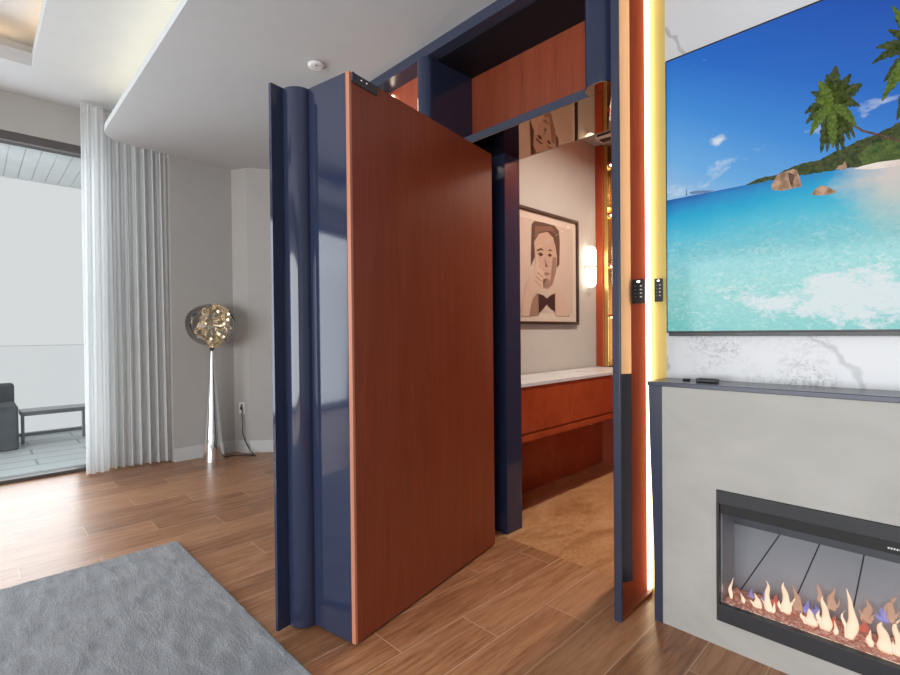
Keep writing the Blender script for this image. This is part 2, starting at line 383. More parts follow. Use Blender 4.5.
MB().box((-7.95, -.58, .06), (-7.3, .16, .30), .03).build('seat', OUTGREY, sofa)
MB().box((-8.15, -.78, -.02), (-7.95, .36, .68), .03).build('backrest', OUTGREY, sofa)
tb = thing('outdoor_bench', (-7.6, .9, -.02), 'low grey outdoor bench beside the boxy armchair on the balcony', 'bench')
MB().box((-7.75, .385, .335), (-7.4, 1.06, .385), .006).build('bench_top', PEWTER, tb)
for yy in (.40, .98):
    MB().box((-7.7, yy, -.02), (-7.64, yy+.03, .335), .004).build('leg', PEWTER, tb)

# ------------------------------------------------------------------ sheer curtains
def curtain(y0, y1, x, zt, amp, n, tilt, label, xs=0):
    bm = bmesh.new(); nu, nv = 160, 24; g = []
    for j in range(nv+1):
        row = []; t = j/nv
        for i in range(nu+1):
            s = i/nu; yy = y0+(y1-y0)*s + tilt*(1-t)*s
            ph = 2*math.pi*n*s + .7*math.sin(5*s)
            a = amp*(.6+.4*t)*(1+.35*math.sin(11*s+1))
            row.append(bm.verts.new((x+xs*s*s+a*math.sin(ph)+.012*math.sin(3.1*ph+2*t), yy+.012*math.cos(ph), .012+(zt-.012)*(1-t))))
        g.append(row)
    for j in range(nv):
        for i in range(nu):
            f = bm.faces.new((g[j][i], g[j][i+1], g[j+1][i+1], g[j+1][i])); f.smooth = True
    k = MB(); k.bm.free(); k.bm = bm
    o = k.build('sheer_curtain', SHEER); tag(o, label, 'curtain', 'sheer curtains'); return o
curtain(.70, .87, -5.36, 3.31, .022, 3, 0, 'narrow white sheer curtain panel hanging at the window edge from the upper ceiling')
curtain(.86, 1.397, -5.43, 3.31, .034, 8, -.03, 'wide pleated white sheer curtain gathered beside the grey wall near the globe lamp', .075)

# ------------------------------------------------------------------ door wall: header, recess, pilasters, lintel, jambs
XL, XR = -2.2, -1.14
def rounded(x0, x1, y0, y1, r, n=8):   # plan outline with two rounded front corners (front = low y)
    p = []
    for k in range(n+1):
        a = math.pi + (math.pi/2)*k/n; p.append((x0+r+r*math.cos(a), y0+r+r*math.sin(a)))
    for k in range(n+1):
        a = 1.5*math.pi + (math.pi/2)*k/n; p.append((x1-r+r*math.cos(a), y0+r+r*math.sin(a)))
    return p + [(x1, y1), (x0, y1)]
cutx = lambda y: -1.012-(y-2.0)*.56
struct(MB().prism([(-2.9, 2.0), (cutx(2.0), 2.0), (cutx(2.43), 2.43), (-2.9, 2.43)], 2.937, H).build('trim_2', NAVY_SOFT))
m = MB(); m.prism(rounded(-2.315, XL, 1.985, 2.43, .05), 0, 2.937, smooth=False); struct(m.build('wall_pilaster_left', NAVY))
struct(MB().prism(PIL := (rounded(-1.160, -1.014, 1.985, 2.43, .06)[:-2] + [(cutx(2.0699), 2.0699), (-1.160, 2.0699)]), 2.347, 2.937).build('wall_pilaster_right', NAVY))
struct(MB().prism([(-1.160, 2.0699), (cutx(2.0699), 2.0699), (cutx(2.24), 2.24), (-1.160, 2.24)], 2.388, 2.937).build('wall_pilaster_right', NAVY))
struct(MB().prism(PIL, 2.343, 2.3469).build('trim_16', BRONZE))
m = MB(); m.box((-2.9, 2.43, 0), (XL, 2.60, H)); m.box((XL, 2.43, 2.388), (-1.27, 2.60, H)); m.box((-2.9, 2.6, 0), (-2.75, 3.5, H)); struct(m.build('wall_door', WALL))
struct(MB().box((XL, 2.07, 2.931), (-1.24, 2.39, 2.9368)).build('trim_17', plain('recess_shade_black', (.010, .011, .016), .5, spec=.2)))  # black sheet painted in for the deep shade under the recess top
struct(MB().box((-2.75, 2.12, 0), (-2.315, 2.43, 2.937)).build('trim_3', CHERRY_V))
struct(MB().box((-2.9, 2.02, 0), (-2.75, 2.43, 2.937)).build('trim_4', NAVY))
struct(MB().box((XL, 2.39, 2.388), (-1.24, 2.43, 2.937)).build('trim_5', CHERRY))
struct(MB().prism([(XL, 2.07), (cutx(2.07), 2.07), (cutx(2.484), 2.484), (XL, 2.484)], 2.347, 2.388).build('trim_6', NAVY_SOFT))
struct(MB().prism([(XL, 2.072), (cutx(2.072), 2.072), (cutx(2.484), 2.484), (XL, 2.484)], 2.343, 2.347).build('trim_7', BRONZE))
struct(MB().box((XL, 2.335, 0), (-1.885, 2.484, 2.343), .003).build('trim_8', NAVY))
# right end: thin navy fin, slanted side board, cherry back board, LED channel, gold strip
struct(MB().box((-1.0, 1.962, 0), (-.967, 1.976, H), .002).build('trim_9', NAVY_SOFT))
struct(MB().prism([(-1.0, 1.976), (-.985, 1.976), (-1.117, 2.22), (-1.133, 2.22)], 0, 2.94).build('trim_10', NAVY))
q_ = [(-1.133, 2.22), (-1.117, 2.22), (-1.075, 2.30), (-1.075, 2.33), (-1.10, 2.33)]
m = MB(); m.prism(q_, 0, 1.04, mi=1); m.prism(q_, 1.04, H, mi=0); struct(m.build('trim_11', [PALE_GRAIN, plain('navy_matt', (.014, .017, .034), .6, spec=.15)]))  # slanted board: pale grain above mantel height, matt navy below
struct(MB().box((-1.075, 2.3, 0), (-.99, 2.33, H)).build('trim_12', CHERRY_V))
struct(MB().box((-.99, 2.302, 0), (-.905, 2.34, H)).build('trim_13', GOLD))
struct(MB().prism([(-.985, 1.98), (-.967, 1.98), (-.967, 2.272), (-.991, 2.3), (-1.075, 2.3), (-1.117, 2.22)], 0, .02).build('trim_14', CHERRY))
led = tag(MB().box((-.991, 2.272, .02), (-.977, 2.302, H-.01), .003).build('vertical_light_strip', LED_W), 'tall glowing warm white LED strip between cherry board and gold strip', 'light strip', 'vertical LED strips')
tag(MB().box((-2.70, 2.10, .02), (-2.68, 2.12, 2.9), .003).build('vertical_light_strip', LED_W), 'glowing LED strip seen above the open door, left of the navy pilaster', 'light strip', 'vertical LED strips')
# marble wall behind the television
struct(MB().box((-.905, 2.3, 0), (4, 2.42, H)).build('wall_marble', MARBLE))

# ------------------------------------------------------------------ hall room beyond the door
struct(MB().box((-2.75, 2.6, 0), (-2.3, 4.6, H)).build('wall_hall_left', HALLW))
struct(MB().box((-2.75, 4.27, 0), (-.6, 4.6, H)).build('wall_hall_end', CHERRY_V))
struct(MB().box((-.9, 2.42, 0), (-.75, 4.6, H)).build('wall_hall_right', CHERRY))
struct(MB().box((-2.32, 2.6, 2.98), (-.75, 4.6, H)).build('ceiling', CEIL))
struct(MB().box((-2.3, 2.6, 0), (-2.285, 4.27, .89)).build('trim_15', CHERRY_RED))

# ------------------------------------------------------------------ pivot door
Nn = Vector((-1.64, 1.07, 0)); dd = Vector((-.184, .983, 0)).normalized(); nn = Vector((dd.y, -dd.x, 0))
def dp(u, v): p = Nn + dd*u - nn*v; return (p.x, p.y)
DB, DT = .012, 2.282
door = thing('pivot_door', (Nn.x, Nn.y, 0), 'open thick pivot door with cherry veneer face and glossy navy edge', 'door')
rect = lambda u0, u1, v0, v1: [dp(u0, v0), dp(u1, v0), dp(u1, v1), dp(u0, v1)]
MB().prism(rect(.012, 1.115, 0, .022), DB, DT).build('veneer_panel', CHERRY, door)
e = MB().prism(rect(0, .012, 0, .020), DB, DT).build('edge_band', EDGE, door); e['label'] = 'pale cherry edge strip'
MB().prism(rect(0, 1.115, .022, .327), DB, DT).build('door_core', NAVY, door)
arc = []
for k in range(25):
    a = math.pi*.92 + math.pi*.62*k/24 - math.pi*.02
    arc.append(dp(.0+.066*math.cos(a), .312+.070*math.sin(a)))
arc += [dp(.02, .245), dp(.02, .34), dp(-.066, .34)]
MB().prism(arc, DB, DT-.002, smooth=False).build('half_round_moulding', NAVY, door)
MB().prism(rect(-.120, 1.115, .331, .347), DB, DT+.004).build('overlapping_lip', NAVY, door)
br = MB().prism(rect(.015, .155, -.006, .0), 2.243, 2.281).build('pivot_bracket', DGREY, door); br['label'] = 'dark metal pivot bracket'
MB().prism(rect(.008, .022, -.009, -.0061), 2.246, 2.281).build('bracket_end_plate', CHROME, br)
for u in (.06, .09):
    p = dp(u, -.008); MB().ball((p[0], p[1], 2.264), .005, 2).build('screw', CHROME, br)

# ------------------------------------------------------------------ fireplace surround, mantel, insert
YF = 2.09
fs = thing('fireplace_surround', (.3, 2.2, 0), 'beige stone fireplace surround with navy mantel shelf and navy end panel', 'fireplace surround')
ix0, ix1, iz0, iz1 = -.632, .72, .103, .62
m = MB(); m.box((-.843, YF, 0), (ix0, 2.299, 1.012)); m.box((ix1, YF, 0), (1.5, 2.299, 1.012))
m.box((ix0, YF, 0), (ix1, 2.299, iz0)); m.box((ix0, YF, iz1), (ix1, 2.299, 1.012))
m.build('stone_front', STONE, fs)
MB().box((-.905, YF-.006, 1.012), (1.56, 2.299, 1.031), .002).build('mantel_shelf', NAVY_SOFT, fs)
prof = [(-.8432, 0), (-.8432, 1.0119), (-.899, 1.0119), (-.897, .9), (-.894, .75), (-.888, .58), (-.882, .42), (-.878, .25), (-.877, 0)]
m = MB(); lo = [m.bm.verts.new((x, YF-.004, z)) for x, z in prof]; hi = [m.bm.verts.new((x, 2.298, z)) for x, z in prof]
m.bm.faces.new(lo); m.bm.faces.new(hi[::-1])
for i in range(len(prof)): m.bm.faces.new((lo[i], lo[(i+1) % len(prof)], hi[(i+1) % len(prof)], hi[i]))
m.build('curved_end_panel', NAVY_SOFT, fs)

fi = thing('electric_fireplace', ((ix0+ix1)/2, 2.18, iz0), 'black framed electric fireplace with burning flames set into the stone', 'fireplace')
g = .0012
m = MB()
m.box((ix0+g, YF-.008, iz1-.052), (ix1-g, YF+.02, iz1-g), .0015)
m.box((ix0+g, YF-.008, iz0+g), (ix1-g, YF+.02, iz0+.066), .0015)
m.box((ix0+g, YF-.008, iz0+.066), (ix0+.010, YF+.02, iz1-.052)); m.box((ix1-.010, YF-.008, iz0+.066), (ix1-g, YF+.02, iz1-.052))
m.build('outer_frame', FFRAME, fi)
t = MB().box((ix0+.012, YF+.004, iz1-.094), (ix1-.012, YF+.018, iz1-.054)).build('upper_trim_bar', BLACK, fi)
m = MB()
for k in range(7): m.box((-.128+.007*k, YF+.0032, iz1-.080), (-.1235+.007*k, YF+.0042, iz1-.0745))
sg = m.build('display_marks', emis('display_white', (.8, .8, .8), .9), t); sg['label'] = 'tiny white display marks'
m = MB(); m.box((ix0+g, 2.275, iz0+g), (ix1-g, 2.296, iz1-g))
m.box((ix0+g, YF+.02, iz0+g), (ix0+.012, 2.275, iz1-g)); m.box((ix1-.012, YF+.02, iz0+g), (ix1-g, 2.275, iz1-g)); m.box((ix0+.012, YF+.02, iz1-.03), (ix1-.012, 2.275, iz1-g))
def slant_line(a, b, w=.004):  # slanted dark line across the back panel
    p, q = atY(*a, 2.274), atY(*b, 2.274); d = (q-p).normalized(); n = Vector((d.z, 0, -d.x))*w
    m.poly([p-n, p+n, q+n, q-n], 1)
for a, b in (((783, 530), (735, 598)), ((821, 541), (795, 600)), ((864.5, 553), (853, 610))): slant_line(a, b, .0022)
for k in range(4):
    x0 = .0+k*.18; m.poly([(x0, 2.274, .18), (x0+.0045, 2.274, .18), (x0+.0245+.04*k, 2.274, .57), (x0+.02+.04*k, 2.274, .57)], 1)
m.box((ix0+.012, 2.266, iz1-.182), (ix1-.012, 2.2738, iz1-.13), mi=2)
m.build('fire_chamber', [FBACK, DARK_LINE, plain('dark_grey_band', (.10, .105, .115), .4)], fi)
MB().box((ix0+.013, YF+.0205, iz0+.066), (ix1-.013, YF+.024, iz1-.06)).build('glass_front', FGLASS, fi)
m = MB(); m.box((ix0+.013, YF+.026, iz0+.004), (ix1-.013, 2.272, iz0+.062))
PEB = plain('pink_ember_glass', (.62, .36, .29), .3, emit=(.9, .32, .22), es=.16, var=.35, vs=60)
rr = random.Random(3)
for k in range(900):
    x = rr.uniform(ix0+.022, ix1-.022); yv = rr.uniform(YF+.032, 2.262); r = rr.uniform(.005, .0105)
    m.ball((x, yv, iz0+.062+r*.4+.03*max(0, (yv-2.12))), r, 0, (1, 1, .7), .5, 3)
eb = m.build('ember_bed', PEB, fi); eb['kind'] = 'stuff'
fr_ = random.Random(21)
def flame(tip, bas, w, Y, mat):
    p, q = atY(*tip, Y), atY(*bas, Y); wd = w*2.25/F_PX
    dz = max(0, iz0+.068-q.z); q.z += dz; p.z = min(max(p.z+dz, q.z+.03), iz1-.12); p.x = min(p.x, ix1-.06); q.x = min(q.x, ix1-.06)
    mm = MB(); ph = fr_.uniform(0, 6); tongues = [(p, q, 1.0)]
    if w > 8:
        for sd in (-1, 1):
            if fr_.random() < .8:
                t = q.lerp(p, fr_.uniform(.35, .62)); t.x += sd*wd*fr_.uniform(.35, .6); b = q.copy(); b.x += sd*wd*.16; tongues.append((t, b, fr_.uniform(.4, .6)))
    for tp, bs, k in tongues:
        ph += 1.3; n = 14; pts, rs = [], []; hgt = (tp-bs).length
        for i in range(n+1):
            s = i/n; r = (.55+.45*math.sin(min(1, s/.32)*math.pi/2))*(1-s**1.35)**.9*(1+.16*math.sin(ph*2+s*9))
            c = bs.lerp(tp, s); c.x += (.10*hgt*math.sin(ph+s*5.5)+.03*hgt*math.sin(ph*3+s*11))*s**.8*.8
            pts.append(c); rs.append(max(.0006, r*wd*.36*k))
        mm.tube(pts, rs, 12)
    for v in mm.bm.verts: v.co.y = Y+(v.co.y-Y)*.45
    return mm.build('flame', mat, fi)
Yb, Yk = 2.155, 2.235
for tp, bs, w in (((731.8, 581), (731, 603), 5), ((740.7, 594), (744, 605), 5), ((755.5, 593), (758, 608), 9), ((764.5, 580), (770, 612), 9), ((786, 583), (785.5, 613), 12),
                  ((811, 609), (810, 625), 14), ((825.5, 597), (825.5, 630), 12), ((835.5, 621), (835.5, 635), 5), ((852, 590), (850, 640), 11), ((869, 630), (871, 648), 7), ((883, 622), (885, 652), 16), ((899, 618), (898, 656), 9),
                  ((925, 610), (923, 668), 14), ((955, 632), (953, 684), 16), ((990, 622), (990, 694), 16)) + tuple(((1032+55*k, 640+22*k), (1030+55*k, 716+33*k), 14+(k % 3)*5) for k in range(9)):
    if atY(*bs, Yb).x < ix1-.06: flame(tp, bs, w, Yb, FLAME)
for tp, bs, w in (((794.5, 588), (796.7, 614), 10), ((819.5, 584), (820, 602), 7), ((833.5, 587), (832, 610), 9), ((868, 599), (865.5, 622), 10), ((895.5, 594), (889, 622), 9)): flame(tp, bs, w, Yk, FLAME_REFLECTED)  # dim glowing copies standing in for the flames' reflection at the back
for tp, bs, w in (((751, 589), (752, 600), 6), ((764, 592), (765, 602), 7), ((807, 600), (808, 614), 9), ((816, 605), (816, 617), 8), ((883, 607), (884, 622), 10)): flame(tp, bs, w, Yk-.02, FLAME_BLUE)
for tp, bs, w in (((775, 594), (776, 605), 8), ((864, 618), (864, 632), 9), ((834, 616), (833, 626), 8)): flame(tp, bs, w, Yk-.02, FLAME_RED)

# ------------------------------------------------------------------ things on the mantel
p = atZ(686.5, 380.5, 1.031)
pk = tag(MB().lathe([(.012, 0), (.016, .002), (.016, .007), (.013, .009)], (p.x, p.y, 1.031), 20).build('sensor_puck', BLACK), 'tiny dark round puck near the left end of the mantel', 'puck')
rm = thing('remote_control', (-.67, 2.19, 1.031), 'small black remote control lying on the mantel below the television', 'remote')
o = MB().box((-.735, 2.170, 1.031), (-.655, 2.212, 1.046), .004).build('remote_body', BLACK, rm)
m = MB()
for i in range(6):
    for j in range(2): m.box((-.728+.011*i, 2.180+.012*j, 1.046), (-.721+.011*i, 2.187+.012*j, 1.0475))
m.build('buttons', DGREY, rm)

# ------------------------------------------------------------------ television with a beach picture
TY = 2.245
tv = thing('television', (.2, 2.27, 1.24), 'large wall mounted television showing a tropical beach with palms', 'television')
tx0_, tx1_, tz0, tz1 = -.884, 1.29, 1.238, 2.462
MB().box((tx0_, TY, tz0), (tx1_, 2.299, tz1), .003).build('television_case', BLACK, tv)
m = MB(); m.box((tx0_+.012, TY-.004, tz0-.014), (tx1_-.012, 2.26, tz0+.002), .001); m.build('lower_bar', BLACK, tv)
m = MB()
for a, b in (((736, 331), (758, 331)), ((790, 331), (813, 331))):
    p, q = atY(*a, TY), atY(*b, TY); MB().box((p.x, TY-.006, tz0-.012), (q.x, TY-.004, tz0-.002)).build('sensor_window', DGREY, tv)
sx0, sx1, sz0, sz1 = tx0_+.006, tx1_-.006, tz0+.008, tz1-.008
def lin(c): return tuple(((v/255)/12.92 if v/255 <= .04045 else ((v/255+.055)/1.055)**2.4) for v in c)
HZ = atY(700, 194, TY).z
def screen_mat():
    m, nt, b = new('television_beach_picture'); out = nt.nodes['Material Output']
    tc = N(nt, 'ShaderNodeTexCoord'); sp = N(nt, 'ShaderNodeSeparateXYZ'); L(nt, tc.outputs['Object'], sp.inputs[0])
    def M(op, a, c=None, d=None):
        n = N(nt, 'ShaderNodeMath', op=op)
        for i, q in enumerate((a, c, d)):
            if q is None: continue
            if isinstance(q, (int, float)): n.inputs[i].default_value = q
            else: L(nt, q, n.inputs[i])
        return n.outputs[0]
    def MIX(f, a, c):
        n = N(nt, 'ShaderNodeMix', data_type='RGBA')
        for i, q in ((0, f), (6, a), (7, c)):
            if isinstance(q, tuple): n.inputs[i].default_value = (*q, 1)
            elif isinstance(q, (int, float)): n.inputs[i].default_value = q
            else: L(nt, q, n.inputs[i])
        return n.outputs[2]
    X, Z = sp.outputs[0], sp.outputs[2]
    # sky
    t = M('ADD', M('MULTIPLY', M('SUBTRACT', Z, HZ), .95), M('MULTIPLY', M('ADD', X, .88), .55))
    sky = ramp(nt, t, [(0, lin((166, 205, 238))), (.18, lin((112, 180, 238))), (.40, lin((66, 146, 226))), (.62, lin((40, 112, 207))), (.95, lin((32, 84, 184)))])
    v = mapped(nt, (1, 1, 2.0)); cn = noise_tex(nt, v, 7, 6, .6)
    zz = M('SUBTRACT', Z, HZ)
    line = M('ADD', M('MULTIPLY', M('ADD', X, .88), .20), .05)
    band = M('SUBTRACT', 1, M('MULTIPLY', M('ABSOLUTE', M('SUBTRACT', zz, line)), 11)); band = M('MAXIMUM', band, 0)
    cl = ramp(nt, M('ADD', M('MULTIPLY', band, .22), cn), [(.70, (0, 0, 0)), (.86, (.7, .7, .7))])
    cp = atY(718, 141, TY)
    dx = M('DIVIDE', M('SUBTRACT', X, cp.x), .06); dz = M('DIVIDE', M('SUBTRACT', Z, cp.z), .032)
    d = M('SQRT', M('ADD', M('MULTIPLY', dx, dx), M('MULTIPLY', dz, dz)))
    cb = ramp(nt, M('SUBTRACT', M('ADD', cn, M('MULTIPLY', noise_tex(nt, v, 25, 3), .5)), M('MULTIPLY', d, .62)), [(.25, (0, 0, 0)), (.5, (.9, .9, .9))])
    sky = MIX(M('MAXIMUM', cl, cb), sky, lin((226, 236, 246)))
    # sea
    depth = M('DIVIDE', M('SUBTRACT', HZ, Z), HZ-sz0)
    n1 = noise_tex(nt, mapped(nt, (1, 1, 1.6)), 9, 6, .65); n2 = noise_tex(nt, mapped(nt, (1, 1, 1.5)), 34, 5, .7, 1.0)
    dd_ = M('ADD', depth, M('ADD', M('MULTIPLY', M('ADD', X, .88), .10), M('MULTIPLY', M('SUBTRACT', n1, .5), .10)))
    sea = ramp(nt, dd_, [(0, lin((30, 100, 176))), (.06, lin((34, 140, 205))), (.16, lin((44, 176, 220))), (.30, lin((92, 201, 228))), (.48, lin((138, 214, 224))), (.72, lin((148, 215, 212))), (1, lin((120, 203, 200)))])
    glint = ramp(nt, n2, [(.50, (0, 0, 0)), (.68, (.55, .55, .55))])
    gm = ramp(nt, depth, [(.2, (0, 0, 0)), (.45, (1, 1, 1))])
    sea = MIX(M('MULTIPLY', glint, gm), sea, lin((205, 238, 234)))
    sand = ramp(nt, M('ADD', M('ADD', M('MULTIPLY', M('SUBTRACT', X, atY(822, 205, TY).x), 2.6), M('MULTIPLY', M('SUBTRACT', n1, .5), .5)), M('MULTIPLY', M('ABSOLUTE', M('SUBTRACT', depth, .12)), -1.1)), [(.0, (0, 0, 0)), (.42, (.92, .92, .92))])
    sea = MIX(sand, sea, ramp(nt, depth, [(.12, lin((228, 214, 204))), (.3, lin((204, 216, 208))), (.6, lin((184, 214, 206)))]))
    n3 = noise_tex(nt, mapped(nt, (1, 1, 1.8)), 48, 4, .7, .6)
    rip = ramp(nt, n3, [(.36, (.42, .42, .42)), (.52, (0, 0, 0))])
    sea = MIX(M('MULTIPLY', rip, gm), sea, lin((96, 184, 190)))
    fx = M('DIVIDE', M('ADD', X, .22), .42); fz = M('DIVIDE', M('SUBTRACT', depth, .80), .2)
    fd = M('SQRT', M('ADD', M('MULTIPLY', fx, fx), M('MULTIPLY', fz, fz)))
    foam = ramp(nt, M('ADD', M('SUBTRACT', M('MULTIPLY', n1, 1.3), M('MULTIPLY', fd, .42)), M('MULTIPLY', n2, .5)), [(.54, (0, 0, 0)), (.74, (.8, .8, .8))])
    sea = MIX(foam, sea, lin((228, 230, 234)))
    col = MIX(M('LESS_THAN', Z, HZ), sky, sea)
    b.inputs['Base Color'].default_value = (.005, .005, .005, 1); b.inputs['Roughness'].default_value = .08; b.inputs['Specular IOR Level'].default_value = .25
    L(nt, col, b.inputs['Emission Color']); b.inputs['Emission Strength'].default_value = .84
    return m
def pix(name, c1, c2, sc=60):
    m, nt, b = new(name); f = noise_tex(nt, mapped(nt, (1, 1, 1)), sc, 5, .7)
    L(nt, ramp(nt, f, [(.35, lin(c1)), (.65, lin(c2))]), b.inputs['Emission Color']); b.inputs['Emission Strength'].default_value = 1
    b.inputs['Base Color'].default_value = (.005, .005, .005, 1); b.inputs['Roughness'].default_value = .15; b.inputs['Specular IOR Level'].default_value = .2
    return m
scr = MB()
lay = [TY-.0006]
scr.poly([(sx0, lay[0], sz0), (sx1, lay[0], sz0), (sx1, lay[0], sz1), (sx0, lay[0], sz1)], 0)
def P2(px, py): return Vector((py[0], TY, py[1])) if px is None else atY(px, py, TY)
def spoly(pts, mi, k):
    yv = TY-.0006-.0004*k
    scr.poly([(min(max(p.x, sx0), sx1), yv, min(max(p.z, sz0), sz1)) for p in (P2(*q) for q in pts)], mi)
c2 = lambda pts: [(None, y) if x is None else (660+x/3.75, 120+y/3.75) for x, y in pts]
BZ = atY(900, 160, TY).z
hill = c2([(322, 243), (345, 232), (362, 222), (395, 212), (430, 208), (455, 196), (480, 185), (505, 172), (540, 160), (575, 156), (600, 150), (640, 128), (680, 110), (715, 92), (750, 75), (790, 62), (820, 50), (860, 30), (900, 8), (None, (.12, BZ+.20)), (None, (.38, BZ+.30)), (None, (.62, BZ+.33)), (None, (.9, BZ+.27)), (None, (1.283, BZ+.17)), (None, (1.283, BZ+.0)), (None, (.4, BZ+.012)), (900, 150), (820, 160), (740, 178), (650, 190), (540, 207), (440, 224), (350, 240)])
rj = random.Random(5); hill2 = []
for a, b in zip(hill, hill[1:]+hill[:1]):
    n = 1 if a[0] is None or b[0] is None else max(1, int(math.hypot(b[0]-a[0], b[1]-a[1])/3))
    if n == 1: hill2.append(a); continue
    for k_ in range(n):
        t_ = k_/n; hill2.append((a[0]+(b[0]-a[0])*t_, a[1]+(b[1]-a[1])*t_+(rj.uniform(-.9, .6) if 0 < k_ else 0)))
spoly(hill2, 1, 1)
spoly(c2([(740, 130), (790, 90), (850, 75), (905, 60), (None, (.1, BZ+.09)), (None, (.5, BZ+.10)), (None, (.9, BZ+.02)), (None, (.3, BZ+.014)), (900, 147), (820, 157), (760, 168)]), 5, 2)
spoly(c2([(900, 148), (820, 158), (760, 172), (725, 184), (800, 186), (900, 170), (None, (.3, BZ-.045)), (None, (1.283, BZ-.06)), (None, (1.283, BZ+.012)), (None, (.4, BZ+.02))]), 4, 2)
spoly(c2([(420, 262), (418, 245), (428, 228), (440, 205), (462, 196), (480, 190), (500, 184), (514, 190), (525, 215), (532, 250), (500, 256), (460, 266)]), 3, 3)
spoly(c2([(568, 281), (576, 266), (590, 254), (605, 245), (622, 248), (640, 256), (665, 270), (640, 279), (600, 284)]), 3, 3)
spoly(c2([(480, 196), (488, 240), (497, 250), (505, 205)]), 6, 4)
spoly(c2([(660, 184), (668, 172), (685, 168), (694, 154), (702, 178), (690, 188)]), 3, 3)
spoly(c2([(110, 272), (130, 266), (165, 264), (205, 264), (180, 272), (120, 280)]), 7, 2)
spoly(c2([(96, 285), (99, 250), (103, 285)]), 7, 3)
def frond(c, tip, droop, w, mi, k):
    n = 14; L_, R_ = [], []
    cx, cy = c; tx, ty = tip; ln = math.hypot(tx-cx, ty-cy); nx, ny = -(ty-cy)/ln, (tx-cx)/ln
    for i in range(n+1):
        s = i/n; x = cx+(tx-cx)*s; y = cy+(ty-cy)*s - droop*4*s*(1-s)*.5
        ww = 1.35*w*math.sin(math.pi*min(1, s*.86+.10))*(1 if i % 2 else .72)
        L_.append((x+nx*ww, y+ny*ww)); R_.append((x-nx*ww, y-ny*ww))
    for i in range(n):
        spoly([L_[i], L_[i+1], R_[i+1], R_[i]], mi, k)
for (a, b_), q in zip((((834, 111), (846, 121)), ((846, 121), (863, 131)), ((863, 131), (905, 142)), ((905, 142), (935, 150))), range(4)):
    spoly([(a[0], a[1]-1.2), (b_[0], b_[1]-1.5), (b_[0], b_[1]+1.5), (a[0], a[1]+1.2)], 6, 3)
cc = (832, 107)
for tip, dr, w, mi in (((836, 66), 0, 6.5, 1), ((819, 81), 3, 5, 2), ((804.5, 114), 9, 4, 1), ((810, 136), 12, 4.5, 2), ((821, 153), 8, 4.5, 1), ((833, 148), 2, 4.5, 2), ((844, 152), 8, 4.5, 1), ((857, 128), 12, 4.5, 2), ((862, 84), 4, 6, 1), ((850, 140), 8, 4.5, 1), ((815, 100), 4, 3.5, 2), ((827, 74), 2, 4.5, 1), ((851, 74), 3, 4.5, 1), ((806, 124), 9, 4, 1), ((827, 152), 5, 4, 1), ((838, 152), 4, 4, 1), ((860, 106), 9, 4.5, 1), ((855, 138), 10, 4, 1), ((811, 92), 5, 3.5, 1)):
    frond(cc, tip, dr, w, mi, 4 if mi == 1 else 5)
cc2 = (925, 52)
for tip, dr, w, mi in (((872, 64), 16, 4.5, 1), ((882, 101), 18, 6, 2), ((897, 120), 12, 6, 1), ((892, 6), 0, 5, 2), ((888, 30), 4, 5, 1), ((940, 10), 3, 5, 2), ((965, 30), 3, 5, 1), ((970, 80), 10, 5, 2), ((945, 110), 8, 5, 1), ((876, 48), 9, 5, 1), ((884, 82), 15, 5, 1), ((905, 118), 8, 5, 2), ((895, 18), 2, 5, 1)):
    frond(cc2, tip, dr, w, mi, 4 if mi == 1 else 5)
spoly([(922, 52), (928, 52), (958, 158), (950, 158)], 6, 3)
scr.build('screen', [screen_mat(), pix('picture_dark_foliage', (26, 44, 18), (78, 86, 42), 75), pix('picture_palm_green', (44, 72, 22), (104, 122, 44), 90), pix('picture_rock', (128, 98, 76), (196, 160, 132), 40),
                     pix('picture_sand', (216, 200, 190), (238, 226, 218), 30), pix('picture_green_hill', (40, 66, 24), (92, 108, 50), 60), pix('picture_bark', (60, 44, 36), (110, 82, 70), 60), pix('picture_far_island', (92, 120, 160), (112, 136, 172))], tv, fix=False)

# ------------------------------------------------------------------ keypads beside the light strip
def keypad(a, b, Y, label):
    p, q = atY(*a, Y), atY(*b, Y)
    t = thing('wall_keypad', ((p.x+q.x)/2, Y, q.z), label, 'keypad', 'wall keypads')
    MB().box((p.x, Y-.010, q.z), (q.x, Y, p.z), .002).build('faceplate', DGREY, t)
    w, h = q.x-p.x, p.z-q.z
    for i in range(2):
        for j in range(4):
            MB().box((p.x+w*(.22+.40*i), Y-.0115, q.z+h*(.24+.15*j)), (p.x+w*(.38+.40*i), Y-.010, q.z+h*(.29+.15*j))).build('button', WHITEP if i else PEWTER, t)
    s_ = MB().box((p.x+w*.4, Y-.0115, q.z+h*.88), (p.x+w*.62, Y-.010, q.z+h*.93)).build('indicator_light', SPOT_E, t)
keypad((632.5, 280), (646, 303), 2.3, 'dark keypad on the cherry board, left of the light strip')
keypad((655, 279), (663.3, 301.5), 2.302, 'dark keypad on the gold strip beside the television')

